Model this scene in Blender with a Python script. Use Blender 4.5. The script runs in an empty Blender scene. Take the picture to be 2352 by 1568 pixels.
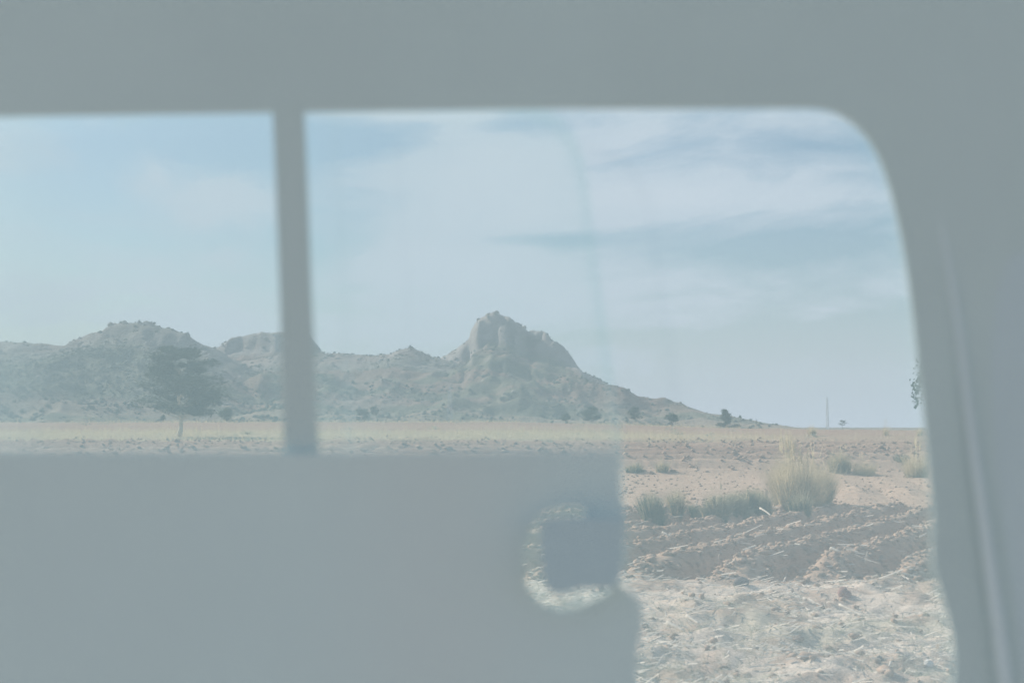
import bpy, math, random
import numpy as np
from mathutils import Vector, Matrix

R = math.radians
random.seed(7)
rng = np.random.default_rng(7)
sc = bpy.context.scene
COL = sc.collection

# ------------------------------------------------------------------ camera
CAM_Z = 1.75
FOCAL = 50.0
HORIZON = 973.0                                  # eye level in the photograph (2352 px wide)
PITCH = math.atan((HORIZON - 784) * 36.0 / 2352 / FOCAL)
cam_d = bpy.data.cameras.new('camera')
cam = bpy.data.objects.new('camera', cam_d)
COL.objects.link(cam)
cam.location = (0, 0, CAM_Z)
cam.rotation_euler = (R(90) + PITCH, 0, 0)
cam_d.lens = FOCAL
cam_d.sensor_width = 36
cam_d.clip_start = 0.02
cam_d.clip_end = 30000
cam_d.dof.use_dof = True
cam_d.dof.focus_distance = 70
cam_d.dof.aperture_fstop = 5.2
sc.camera = cam

# ------------------------------------------------------------------ light
SUN_AZ_LEFT = 52.0       # degrees left of the viewing direction
SUN_EL = 31.0
sun_dir = Vector((-math.sin(R(SUN_AZ_LEFT)) * math.cos(R(SUN_EL)), math.cos(R(SUN_AZ_LEFT)) * math.cos(R(SUN_EL)), math.sin(R(SUN_EL))))
sd = bpy.data.lights.new('sun', 'SUN')
sd.energy = 5.0
sd.angle = R(0.5)
sd.color = (1.0, 0.93, 0.84)
so = bpy.data.objects.new('sun', sd)
COL.objects.link(so)
so.rotation_euler = sun_dir.to_track_quat('Z', 'Y').to_euler()

world = bpy.data.worlds.new('World')
sc.world = world
world.use_nodes = True
wn, wl = world.node_tree.nodes, world.node_tree.links
wn.clear()
w_out = wn.new('ShaderNodeOutputWorld')
w_bg = wn.new('ShaderNodeBackground')
w_bg.inputs['Strength'].default_value = 0.1
sky = wn.new('ShaderNodeTexSky')
sky.sky_type = 'NISHITA'
sky.sun_disc = False
sky.sun_elevation = R(SUN_EL)
sky.sun_rotation = R(-SUN_AZ_LEFT)
sky.air_density = 1.0
sky.dust_density = 1.2
sky.ozone_density = 1.2
wl.new(w_bg.outputs[0], w_out.inputs[0])


class NT:
    """small helper for building node graphs"""
    def __init__(s, tree): s.n, s.l = tree.nodes, tree.links
    def val(s, sock, v):
        if hasattr(v, 'is_output') or isinstance(v, bpy.types.NodeSocket): s.l.new(v, sock)
        else: sock.default_value = v
    def math(s, op, a, b=None, c=None, clamp=False):
        m = s.n.new('ShaderNodeMath'); m.operation = op; m.use_clamp = clamp
        s.val(m.inputs[0], a)
        if b is not None: s.val(m.inputs[1], b)
        if c is not None: s.val(m.inputs[2], c)
        return m.outputs[0]
    def noise(s, vec, scale, detail=4, rough=0.55, dist=0.0):
        m = s.n.new('ShaderNodeTexNoise')
        if vec is not None: s.l.new(vec, m.inputs['Vector'])
        m.inputs['Scale'].default_value = scale; m.inputs['Detail'].default_value = detail
        m.inputs['Roughness'].default_value = rough; m.inputs['Distortion'].default_value = dist
        return m.outputs['Fac']
    def ramp(s, fac, stops):
        m = s.n.new('ShaderNodeValToRGB'); s.l.new(fac, m.inputs[0])
        el = m.color_ramp.elements
        while len(el) < len(stops): el.new(0.5)
        for e, (p, c) in zip(el, stops):
            e.position = p; e.color = (c, c, c, 1) if not hasattr(c, '__len__') else (*c, 1)
        return m.outputs[0]
    def mix(s, fac, a, b, mode='MIX'):
        m = s.n.new('ShaderNodeMix'); m.data_type = 'RGBA'; m.blend_type = mode
        s.val(m.inputs[0], fac)
        s.val(m.inputs[6], a if hasattr(a, 'is_output') else (*a, 1))
        s.val(m.inputs[7], b if hasattr(b, 'is_output') else (*b, 1))
        return m.outputs[2]
    def comb(s, x, y, z=0.0):
        m = s.n.new('ShaderNodeCombineXYZ')
        s.val(m.inputs[0], x); s.val(m.inputs[1], y); s.val(m.inputs[2], z)
        return m.outputs[0]


# clouds: thin high sheets, laid out over the sky by azimuth and elevation
W = NT(world.node_tree)
tc = wn.new('ShaderNodeTexCoord')
sep = wn.new('ShaderNodeSeparateXYZ')
wl.new(tc.outputs['Generated'], sep.inputs[0])
dx, dy, dz = sep.outputs
az = W.math('ARCTAN2', dx, dy)                       # 0 = viewing direction, + = right
el = W.math('ARCSINE', dz)
dzc = W.math('MAXIMUM', dz, 0.0)
dd = W.math('ADD', dzc, 0.16)
cu, cv = W.math('DIVIDE', dx, dd), W.math('DIVIDE', dy, dd)
cvec = W.comb(cu, cv, 0.0)
big = W.noise(cvec, 0.9, 6, 0.55, 0.6)
vec2 = W.comb(W.math('MULTIPLY', W.math('ADD', az, W.math('MULTIPLY', el, -1.2)), 3.0), W.math('MULTIPLY', el, 9.0), 0.0)
streak = W.noise(vec2, 1.4, 7, 0.6, 0.5)


def puff(px, py, rx, ry, amp):
    """a soft bank of cloud (amp > 0) or a blue gap (amp < 0) in one quarter of the sky"""
    a0 = math.atan((px - 1176) * 36 / 2352 / FOCAL)
    e0 = math.atan((HORIZON - py) * 36 / 2352 / FOCAL)
    ra, re = rx * 36 / 2352 / FOCAL, ry * 36 / 2352 / FOCAL
    u = W.math('DIVIDE', W.math('SUBTRACT', az, a0), ra)
    v = W.math('DIVIDE', W.math('SUBTRACT', el, e0), re)
    r2 = W.math('ADD', W.math('MULTIPLY', u, u), W.math('MULTIPLY', v, v))
    g = W.math('EXPONENT', W.math('MULTIPLY', r2, -1.0))
    return W.math('MULTIPLY', g, amp)


acc = W.math('ADD', W.math('MULTIPLY', W.math('SUBTRACT', big, 0.5), 1.5), W.math('MULTIPLY', W.math('SUBTRACT', streak, 0.5), 0.8))
mid = W.noise(W.comb(W.math('MULTIPLY', W.math('ADD', az, W.math('MULTIPLY', el, -0.5)), 7.0), W.math('MULTIPLY', el, 19.0), 3.0), 1.0, 9, 0.6, 0.7)
acc = W.math('ADD', acc, W.math('MULTIPLY', W.math('SUBTRACT', mid, 0.5), 1.3))
acc = W.math('ADD', acc, 0.47)
for p in [(1080, 430, 300, 150, 0.50), (1000, 640, 420, 110, 0.32), (480, 460, 190, 60, 0.32), (330, 420, 60, 60, 0.20), (1600, 470, 380, 45, 0.30),
          (1750, 700, 400, 60, 0.22), (1850, 290, 330, 28, 0.22), (1000, 262, 260, 16, 0.35), (1950, 380, 260, 30, 0.1),
          (200, 420, 230, 150, -0.30), (500, 330, 220, 60, -0.42), (820, 320, 130, 36, -0.45), (1180, 268, 90, 22, -0.25),
          (1240, 548, 170, 19, -0.42), (1700, 580, 320, 40, -0.22), (1480, 350, 300, 50, 0.05), (1900, 560, 250, 55, -0.3),
          (430, 560, 330, 36, -0.25), (100, 640, 300, 90, -0.15)]:
    acc = W.math('ADD', acc, puff(*p))
mask = W.ramp(acc, [(0.2, 0.0), (0.45, 0.35), (0.65, 0.82), (1.0, 1.0)])
low = W.math('SUBTRACT', 1.0, W.math('DIVIDE', el, 0.10), clamp=True)       # milky band above the horizon
mask2 = W.math('MAXIMUM', mask, W.math('MULTIPLY', low, 0.92))
CLOUD = (6.5, 7.15, 8.15)
SKYTINT = (0.78, 0.90, 0.99)
skyc = W.mix(1.0, sky.outputs[0], SKYTINT, 'MULTIPLY')
allc = W.mix(mask2, skyc, CLOUD)
wl.new(allc, w_bg.inputs[0])

sc.view_settings.view_transform = 'Standard'
sc.view_settings.look = 'None'
sc.view_settings.exposure = 0.1
sc.view_settings.gamma = 1.0
sc.view_settings.use_curve_mapping = False
sc.render.engine = 'CYCLES'
sc.cycles.use_denoising = True
sc.cycles.denoising_input_passes = 'RGB'
sc.cycles.use_adaptive_sampling = False
sc.cycles.max_bounces = 6
sc.cycles.diffuse_bounces = 3
sc.cycles.transparent_max_bounces = 12
sc.cycles.volume_bounces = 0
sc.cycles.caustics_reflective = False
sc.cycles.caustics_refractive = False


# ------------------------------------------------------------------ noise
def _h(ix, iy, s):
    n = (ix.astype(np.int64) * 374761393 + iy.astype(np.int64) * 668265263 + s * 974634777) & 0xffffffff
    n = ((n ^ (n >> 13)) * 1274126177) & 0xffffffff
    return ((n ^ (n >> 16)) & 0xffff) / 65535.0


def vn(x, y, s=0):
    x = np.asarray(x, float); y = np.asarray(y, float)
    ix, iy = np.floor(x), np.floor(y)
    fx, fy = x - ix, y - iy
    ux, uy = fx * fx * (3 - 2 * fx), fy * fy * (3 - 2 * fy)
    a, b, c, d = _h(ix, iy, s), _h(ix + 1, iy, s), _h(ix, iy + 1, s), _h(ix + 1, iy + 1, s)
    return (a * (1 - ux) + b * ux) * (1 - uy) + (c * (1 - ux) + d * ux) * uy


def fbm(x, y, o=4, s=0, g=0.5):
    t, a, n = 0, 1.0, 0
    for k in range(o):
        t = t + a * vn(x * 2 ** k + 17.3 * k, y * 2 ** k - 9.1 * k, s + k); n += a; a *= g
    return t / n


def ridged(x, y, o=4, s=0):
    t, a, n = 0, 1.0, 0
    for k in range(o):
        t = t + a * (1 - np.abs(2 * vn(x * 2 ** k + 5.7 * k, y * 2 ** k + 3.3 * k, s + k) - 1)); n += a; a *= 0.5
    return t / n


def sst(a, b, x):
    t = np.clip((x - a) / (b - a), 0, 1)
    return t * t * (3 - 2 * t)


# ------------------------------------------------------------------ helpers
def mesh_obj(name, V, F, mat, parent=None, smooth=False, cols=None):
    me = bpy.data.meshes.new(name)
    V = np.asarray(V, dtype=np.float32).reshape(-1, 3)
    if isinstance(F, np.ndarray):
        nf, k = F.shape
        me.vertices.add(len(V)); me.vertices.foreach_set('co', V.ravel())
        me.loops.add(nf * k); me.loops.foreach_set('vertex_index', F.astype(np.int32).ravel())
        me.polygons.add(nf); me.polygons.foreach_set('loop_start', np.arange(0, nf * k, k, dtype=np.int32))
        me.update(calc_edges=True)
    else:
        me.from_pydata([tuple(map(float, v)) for v in V], [], F)
        me.update()
    if cols is not None:
        ca = me.color_attributes.new('tone', 'FLOAT_COLOR', 'POINT')
        c4 = np.ones((len(V), 4), dtype=np.float32); c4[:, :3] = cols
        ca.data.foreach_set('color', c4.ravel())
    if smooth:
        me.polygons.foreach_set('use_smooth', np.ones(len(me.polygons), dtype=bool))
    if mat: me.materials.append(mat)
    o = bpy.data.objects.new(name, me)
    COL.objects.link(o)
    if parent: o.parent = parent
    return o


def thing(name, label, cat, loc, group=None, rz=0.0):
    o = bpy.data.objects.new(name, None)
    COL.objects.link(o)
    o.location = loc; o.rotation_euler = (0, 0, rz)
    o.empty_display_size = 0.2
    o['label'] = label; o['category'] = cat
    if group: o['group'] = group
    return o


def tag(o, label, cat, group=None):
    o['label'] = label; o['category'] = cat
    if group: o['group'] = group
    return o


def copy_tree(o, loc, label, rz=0.0, s=1.0):
    c = o.copy(); COL.objects.link(c)
    c.location = loc; c.rotation_euler = (0, 0, rz); c.scale = (s, s, s); c['label'] = label
    for ch in [k for k in COL.objects if k.parent == o]:
        d = ch.copy(); COL.objects.link(d); d.parent = c
    return c


def material(name, col, rough=0.85, attr=False, nscale=None, namp=0.25, bump=None, spec=0.25, trans=0.0, aniso=None):
    m = bpy.data.materials.new(name); m.use_nodes = True
    g = NT(m.node_tree)
    b = m.node_tree.nodes['Principled BSDF']
    b.inputs['Roughness'].default_value = rough
    b.inputs['Specular IOR Level'].default_value = spec
    t = g.n.new('ShaderNodeTexCoord').outputs['Object']
    if aniso:
        mp = g.n.new('ShaderNodeMapping'); g.l.new(t, mp.inputs[0]); mp.inputs['Scale'].default_value = aniso; t = mp.outputs[0]
    if attr:
        a = g.n.new('ShaderNodeVertexColor'); a.layer_name = 'tone'; c = a.outputs[0]
        if col != (1, 1, 1): c = g.mix(1.0, c, col, 'MULTIPLY')
    else:
        rgb = g.n.new('ShaderNodeRGB'); rgb.outputs[0].default_value = (*col, 1); c = rgb.outputs[0]
    if nscale:
        f = g.noise(t, nscale, 5, 0.62)
        k = g.ramp(f, [(0.25, 1 - namp), (0.75, 1 + namp)])
        c = g.mix(1.0, c, k, 'MULTIPLY')
    g.l.new(c, b.inputs['Base Color'])
    if bump:
        bs, bd = bump
        bn = g.n.new('ShaderNodeBump'); bn.inputs['Strength'].default_value = 0.6; bn.inputs['Distance'].default_value = bd
        g.l.new(g.noise(t, bs, 6, 0.65), bn.inputs['Height']); g.l.new(bn.outputs[0], b.inputs['Normal'])
    if trans:
        tr = g.n.new('ShaderNodeBsdfTranslucent'); g.l.new(c, tr.inputs[0])
        mx = g.n.new('ShaderNodeMixShader'); mx.inputs[0].default_value = trans
        g.l.new(b.outputs[0], mx.inputs[1]); g.l.new(tr.outputs[0], mx.inputs[2])
        g.l.new(mx.outputs[0], m.node_tree.nodes['Material Output'].inputs[0])
    return m


K = 36.0 / 2352 / FOCAL
cp, sp_ = math.cos(PITCH), math.sin(PITCH)


def ray(px, py):
    sx, sy = (px - 1176) * K, (784 - py) * K
    return sx, cp - sy * sp_, sp_ + sy * cp              # x, y, z of the line of sight


def at(px, py, Y):
    x, y, z = ray(px, py)
    return x / y * Y, Y, CAM_Z + z / y * Y


# ------------------------------------------------------------------ ground heights
def base_h(x, y):
    """large shape of the farmland: flat near the road, rising very gently, then falling away"""
    y = np.maximum(y, 0.1)
    u = x / np.maximum(y, 1.0)
    lift = np.interp(u, [0.0, 0.07, 0.145, 0.22, 0.29], [1.75, 1.25, 0.56, 0.24, 0.02]) + 0.10 * np.sin(x * 0.01)
    t = sst(75, 290, y)
    z = t * lift
    z = z - sst(300, 420, y) * (4.5 + 6.0 * sst(0.12, 0.22, u))
    return z


def ground_h(x, y, fine=True):
    x = np.asarray(x, float); y = np.asarray(y, float)
    z = base_h(x, y)
    d = np.hypot(x, y)
    wx = x + 0.35 * (fbm(x * 0.35, y * 0.35, 2, 3) - 0.5)
    wy = y + 0.35 * (fbm(x * 0.35, y * 0.35, 2, 4) - 0.5)
    edge = 15.5 + 0.5 * (fbm(x * 0.6, y * 0.1, 3, 8) - 0.5)
    back = 27.8 + 0.35 * (x - 3) * sst(5, 9, x)
    mA = sst(edge, edge + 0.9, y) * (1 - sst(back - 1.5, back + 0.6, y))
    s = wx * 0.885 - wy * 0.466 + 0.012 * (x - 3) ** 2
    ph = s / 0.88
    r = np.abs(ph - np.floor(ph) - 0.5) * 2              # 0 at trough, 1 at crest
    z = z + mA * (0.34 * sst(0.05, 0.85, r) - 0.12) * (0.8 + 0.5 * fbm(x * 0.5, y * 0.5, 2, 11))
    # the second set of ridges, on the right behind the tussocks
    mC = sst(back, back + 7, y) * (1 - sst(40, 50, y)) * (0.3 + 0.7 * sst(5, 9, x)) * (0.4 + 0.6 * sst(0.38, 0.5, fbm(x * 0.12, y * 0.12, 2, 14)))
    s = wx * 0.98 - wy * 0.2
    ph = s / 1.25
    r = np.abs(ph - np.floor(ph) - 0.5) * 2
    z = z + mC * 0.12 * r
    # ploughed rows across the view
    mD = sst(46, 58, y + 4 * fbm(x * 0.1, y * 0.02, 2, 5)) * (1 - sst(98, 120, y))
    s = wy + 0.10 * wx + 1.2 * (fbm(x * 0.06, y * 0.06, 3, 21) - 0.5)
    ph = s / 3.3
    r = np.abs(ph - np.floor(ph) - 0.5) * 2
    z = z + mD * 0.9 * r ** 1.5 * (0.45 + 0.6 * fbm(x * 0.10, y * 0.3, 3, 31))
    mE = sst(110, 130, y) * (1 - sst(300, 330, y))
    ph = (y + 0.06 * x + 3 * fbm(x * 0.03, y * 0.03, 2, 9)) / 5.5
    r = np.abs(ph - np.floor(ph) - 0.5) * 2
    z = z + mE * 0.34 * r
    if fine:
        rough = (0.02 + 0.055 * mA + 0.05 * mC + 0.07 * mD + 0.09 * mE)
        z = z + rough * (ridged(x * 2.3, y * 2.3, 3, 40) - 0.5) + (0.4 * rough + 0.015) * (fbm(x * 7, y * 7, 3, 50) - 0.5)
        mV = 1 - sst(edge, edge + 0.5, y)
        z = z + mV * 0.24 * (ridged(x * 0.9, y * 0.9, 4, 60) - 0.55) * sst(3, 6, d)
        z = z + mV * 0.09 * (fbm(x * 5, y * 5, 3, 61) - 0.5)
    return z


def gpt(px, py):
    """the point of the ground seen along a line of sight"""
    x, y, z = ray(px, py)
    lo, t = 5.0, 5.0
    while t < 420:
        if CAM_Z + z * t < float(ground_h(x * t, y * t, False)) + 0.02: break
        lo = t; t *= 1.01
    return x * t, y * t, float(ground_h(x * t, y * t))


# ------------------------------------------------------------------ ground sheet
def build_ground():
    a1 = np.radians(np.linspace(-24, 27, 600))
    a0 = np.radians(np.concatenate([np.linspace(-180, -60, 14), np.linspace(-56, -25, 40)]))
    a2 = np.radians(np.concatenate([np.linspace(28, 56, 40), np.linspace(62, 180, 14)]))
    A = np.concatenate([a0, a1, a2])
    rr = [0.05, 1, 2, 3, 4, 5]
    r = 6.0
    while r < 430: rr.append(r); r *= 1.0052 if r < 120 else 1.009
    while r < 4300: rr.append(r); r *= 1.12
    Rr = np.array(rr)
    RR, AA = np.meshgrid(Rr, A, indexing='ij')
    X, Y = RR * np.sin(AA), RR * np.cos(AA)
    Z = np.where(Y > 0.5, ground_h(X, Y), 0.0)
    Z = np.where(RR > 430, Z * 1.0 - 4, Z)
    n, m = X.shape
    V = np.stack([X, Y, Z], -1).reshape(-1, 3)
    i, j = np.meshgrid(np.arange(n - 1), np.arange(m - 1), indexing='ij')
    q = (i * m + j).ravel()
    F = np.stack([q, q + 1, q + m + 1, q + m], 1)
    # tones
    soil = np.array([0.40, 0.265, 0.18]); soil2 = np.array([0.27, 0.165, 0.115]); pale = np.array([0.52, 0.37, 0.26])
    straw = np.array([0.66, 0.54, 0.43]); dry = np.array([0.46, 0.37, 0.23]); green = np.array([0.24, 0.27, 0.17])
    x, y = X.ravel(), Y.ravel()
    nz = fbm(x * 0.8, y * 0.8, 4, 70)[:, None]
    c = soil * (1 - nz) + pale * nz
    edge = 15.5 + 0.5 * (fbm(x * 0.6, y * 0.1, 3, 8) - 0.5)
    mV = (1 - sst(edge - 0.3, edge + 0.5, y))[:, None]
    vv = fbm(x * 3, y * 3, 4, 71)[:, None]
    verge = straw * (0.75 + 0.5 * vv)
    gpatch = sst(0.52, 0.68, fbm(x * 0.9, y * 0.9, 4, 72))[:, None] * 0.32
    verge = verge * (1 - gpatch) + green * gpatch
    bp = sst(0.50, 0.66, fbm(x * 2.0, y * 2.0, 4, 73))[:, None] * 0.6
    verge = verge * (1 - bp) + soil * bp
    c = c * (1 - mV) + verge * mV
    mC = (sst(27, 31, y) * (1 - sst(50, 60, y)))[:, None]
    c = c * (1 - mC * 0.6) + pale * 1.05 * mC * 0.6
    mD = (sst(48, 60, y) * (1 - sst(98, 120, y)))[:, None] * (0.5 + 0.5 * sst(0.35, 0.6, fbm(x * 0.06, y * 0.14, 3, 76)))[:, None]
    c = c * (1 - 0.75 * mD) + soil2 * 1.15 * 0.75 * mD
    far = sst(100, 140, y)[:, None]
    band = fbm(x * 0.012, y * 0.09, 4, 74)[:, None]
    fc = soil2 * (1 - band) * 1.2 + soil * band * 1.05
    c = c * (1 - far) + fc * far
    g = (sst(88, 100, y) * (1 - sst(150, 175, y)))[:, None] * (0.25 + 0.6 * (1 - sst(0.1, 0.25, x / np.maximum(y, 1))))[:, None]
    c = c * (1 - g) + dry * g
    return mesh_obj('ground', V, F, material('soil', (1, 1, 1), 0.95, attr=True, nscale=9, namp=0.22, bump=(26, 0.03), spec=0.1), cols=c)


ground = build_ground()
ground['kind'] = 'structure'

# ------------------------------------------------------------------ hills
def sky_fn(pts, D):
    xs = np.array([(p[0] - 1176) * K * D for p in pts])
    zs = np.array([CAM_Z + (HORIZON - p[1]) * K * D for p in pts])
    return lambda x: np.interp(x, xs, zs)


HILLS = [
    # skyline points, distance, front reach, back reach, steepness, cragginess
    ([(-1400, 830), (-700, 800), (-300, 792), (0, 785), (60, 787), (110, 790), (158, 795), (172, 782), (200, 769), (240, 759), (256, 745), (275, 741), (300, 742),
      (330, 740), (350, 743), (362, 750), (400, 755), (430, 767), (450, 780), (475, 792), (505, 803), (540, 826), (600, 862), (680, 900), (800, 935), (1000, 965), (1300, 990), (2600, 1000)], 1150, 620, 500, 1.55, 1.0),
    ([(-600, 860), (300, 850), (440, 825), (500, 797), (530, 776), (560, 766), (600, 760), (640, 759), (690, 766), (715, 776), (735, 800), (745, 820), (800, 850), (900, 900), (1200, 990), (2600, 1010)], 1500, 500, 500, 1.6, 1.2),
    ([(-600, 870), (500, 840), (640, 815), (740, 809), (800, 812), (850, 815), (900, 813), (918, 803), (945, 798), (968, 806), (990, 816), (1012, 821), (1060, 835), (1140, 870), (1260, 920), (1400, 960), (1700, 1000), (2600, 1015)], 1300, 620, 600, 1.35, 0.8),
    ([(-600, 980), (700, 930), (860, 880), (960, 842), (1012, 823), (1040, 802), (1076, 784), (1081, 762), (1092, 740), (1112, 726), (1133, 715), (1152, 722), (1180, 738), (1205, 754), (1214, 764), (1222, 758), (1250, 762),
      (1262, 776), (1290, 792), (1312, 820), (1326, 847), (1370, 870), (1410, 892), (1450, 914), (1500, 932), (1560, 950), (1600, 969), (1650, 990), (1700, 1006), (1760, 1008), (2000, 1014), (2600, 1020)], 1400, 760, 500, 1.35, 1.1),
    ([(1200, 1030), (1480, 1000), (1560, 957), (1582, 949), (1605, 945), (1632, 949), (1650, 962), (1680, 982), (1740, 1000), (2600, 1030)], 2300, 500, 500, 1.3, 0.6),
]
HF = [(sky_fn(h[0], h[1]), *h[1:]) for h in HILLS]


def hill_h(x, y):
    x = np.asarray(x, float); y = np.asarray(y, float)
    best = np.full(np.broadcast(x, y).shape, -60.0)
    rock = np.zeros_like(best)
    for k, (fn, D, fr, bk, p, crag) in enumerate(HF):
        t = np.where(y < D, (D - y) / fr, (y - D) / bk)
        far = np.clip(t, 0, 1)
        wx = x + far * 70 * (fbm(x * 0.006 + k * 7, y * 0.005, 3, 80 + k) - 0.5) * 2 - far * (28 if k == 3 else 0)
        z0 = fn(wx) + 1.8 * crag * (vn(x * 0.07 + k, x * 0.0 + 3, 7) - 0.5) + 1.2 * crag * (vn(x * 0.22, x * 0.0 + k, 9) - 0.5)
        foot = -6.0
        sh = np.clip(1 - t, 0, 1) ** p
        # rocky cap: the top third stands up steeply
        hgt = np.maximum(z0 - foot, 0)
        w = (0.14, 0.12, 0.10, 0.24, 0.0)[k] * sst(60, 100, hgt)
        cap = 1 - sst(0.015, 0.075, t + 0.075 * (ridged(x * 0.028 + k, x * 0.0 + 2, 3, 5) - 0.62) + 0.03 * (vn(x * 0.12, y * 0.05, 6) - 0.5))
        sh = (1 - w) * sh + w * cap
        z = foot + hgt * sh
        gul = (ridged(x * 0.011 + 3 * k, y * 0.007, 4, 90 + k) - 0.72)
        z = z + hgt * 0.36 * gul * sst(0.04, 0.42, far) * (1 - far) * 2.0
        rel = np.clip(hgt * sh / 125, 0, 1)
        z = z + crag * 7.5 * (0.08 + 0.88 * sst(0.02, 0.3, far)) * (ridged(x * 0.035, y * 0.03, 5, 100 + k) - 0.5) * sst(0.04, 0.6, rel)
        z = z + crag * 2.4 * (0.25 + 0.75 * sst(0.02, 0.3, far)) * (fbm(x * 0.15, y * 0.12, 4, 110 + k) - 0.5) * (0.3 + rel)
        z = z + 3.4 * (ridged(x * 0.075, y * 0.045, 4, 180 + k) - 0.55) * sst(0.03, 0.15, far) * sst(0.02, 0.3, rel)
        up = z > best
        best = np.where(up, z, best)
        rk = sst(0.70, 0.80, sh) * sst(35, 70, hgt) * crag
        rock = np.where(up, rk, rock)
    return best, rock


def build_hills():
    u = np.concatenate([np.linspace(-0.95, -0.40, 60)[:-1], np.linspace(-0.40, 0.40, 760), np.linspace(0.40, 0.8, 20)[1:]])
    yy = [420.0]
    while yy[-1] < 3000: yy.append(yy[-1] * (1.0045 if yy[-1] < 1600 else 1.012))
    yy = np.array(yy)
    YY, UU = np.meshgrid(yy, u, indexing='ij')
    X = UU * YY
    Z, rock = hill_h(X, YY)
    n, m = X.shape
    V = np.stack([X, YY, Z], -1).reshape(-1, 3)
    i, j = np.meshgrid(np.arange(n - 1), np.arange(m - 1), indexing='ij')
    q = (i * m + j).ravel()
    F = np.stack([q, q + 1, q + m + 1, q + m], 1)
    x, y, z = V.T
    dry = np.array([0.235, 0.18, 0.135]); red = np.array([0.23, 0.14, 0.105]); grn = np.array([0.14, 0.15, 0.10]); stone = np.array([0.33, 0.285, 0.255]); pale = np.array([0.34, 0.285, 0.20])
    a = fbm(x * 0.008, y * 0.012, 5, 120)[:, None]
    b = fbm(x * 0.02, y * 0.03, 5, 130)[:, None]
    c = dry * (1 - a) + red * a
    low = (1 - sst(2, 22, z))[:, None]
    c = c * (1 - 0.7 * low) + pale * 0.7 * low
    gm = sst(0.47, 0.60, b)
    c = c * (1 - 0.75 * gm) + grn * 0.75 * gm
    gx = np.gradient(Z, axis=1) / np.maximum(np.gradient(X, axis=1), 0.1)
    gy = np.gradient(Z, axis=0) / np.gradient(YY, axis=0)
    steep = sst(0.75, 1.4, np.hypot(gx, gy).ravel())
    rk = np.clip(rock.ravel() * 0.85 + steep * 0.8, 0, 1)[:, None] * (0.55 + 0.45 * sst(0.35, 0.5, fbm(x * 0.05, y * 0.05, 4, 140)))[:, None]
    tn = (0.7 + 0.6 * fbm(x * 0.12, z * 0.08, 4, 150))[:, None]
    c = c * (1 - rk) + stone * tn * rk
    # darker green tone on the near left slope
    left_slope = (sst(-0.17, -0.25, x / y) * (1 - sst(1000, 1200, y)) * sst(10, 24, z))[:, None] * 0.85
    c = c * (1 - left_slope) + grn * 0.8 * left_slope
    return mesh_obj('hills', V, F, material('hillside', (1, 1, 1), 0.95, attr=True, nscale=0.12, namp=0.22, bump=(0.35, 2.2), spec=0.1), smooth=True, cols=c)


hills = build_hills()
hills['kind'] = 'structure'


def hz(x, y):
    return float(hill_h(np.array([x]), np.array([y]))[0][0])


# ------------------------------------------------------------------ scatter helpers
ICO_V = None


def ico():
    t = (1 + 5 ** 0.5) / 2
    v = np.array([(-1, t, 0), (1, t, 0), (-1, -t, 0), (1, -t, 0), (0, -1, t), (0, 1, t), (0, -1, -t), (0, 1, -t), (t, 0, -1), (t, 0, 1), (-t, 0, -1), (-t, 0, 1)], float)
    v /= np.linalg.norm(v[0])
    f = np.array([(0, 11, 5), (0, 5, 1), (0, 1, 7), (0, 7, 10), (0, 10, 11), (1, 5, 9), (5, 11, 4), (11, 10, 2), (10, 7, 6), (7, 1, 8), (3, 9, 4), (3, 4, 2), (3, 2, 6), (3, 6, 8), (3, 8, 9), (4, 9, 5), (2, 4, 11), (6, 2, 10), (8, 6, 7), (9, 8, 1)])
    return v, f


def lumps(P, size, jit=0.25, squash=0.8):
    """many small uneven lumps; P (n,3), size (n,)"""
    v, f = ico()
    n = len(P)
    th = rng.uniform(0, 2 * np.pi, n); c, s = np.cos(th)[:, None], np.sin(th)[:, None]
    sc3 = rng.uniform(0.75, 1.3, (n, 1, 3)) * size[:, None, None]; sc3[:, :, 2] *= squash
    VV = v[None] * (1 + rng.uniform(-jit, jit, (n, 12, 1))) * sc3
    X = VV[..., 0] * c - VV[..., 1] * s; Y = VV[..., 0] * s + VV[..., 1] * c
    VV = np.stack([X, Y, VV[..., 2]], -1) + P[:, None, :]
    FF = f[None] + (np.arange(n) * 12)[:, None, None]
    return VV.reshape(-1, 3), FF.reshape(-1, 3)


def leaves(P, size, flat=0.0):
    """leaf-sized quads with random attitudes"""
    n = len(P)
    a = rng.normal(size=(n, 3)); a[:, 2] *= (1 - flat); a /= np.linalg.norm(a, axis=1, keepdims=True)
    b = rng.normal(size=(n, 3)); b[:, 2] *= (1 - flat * 0.6); b -= a * (a * b).sum(1, keepdims=True); b /= np.linalg.norm(b, axis=1, keepdims=True) + 1e-9
    s = (size * rng.uniform(0.6, 1.3, n))[:, None]
    a, b = a * s, b * s * 0.6
    V = np.stack([P - a, P - b * 0.9, P + a, P + b], 1).reshape(-1, 3)
    F = np.arange(4 * n).reshape(n, 4)
    return V, F


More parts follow.
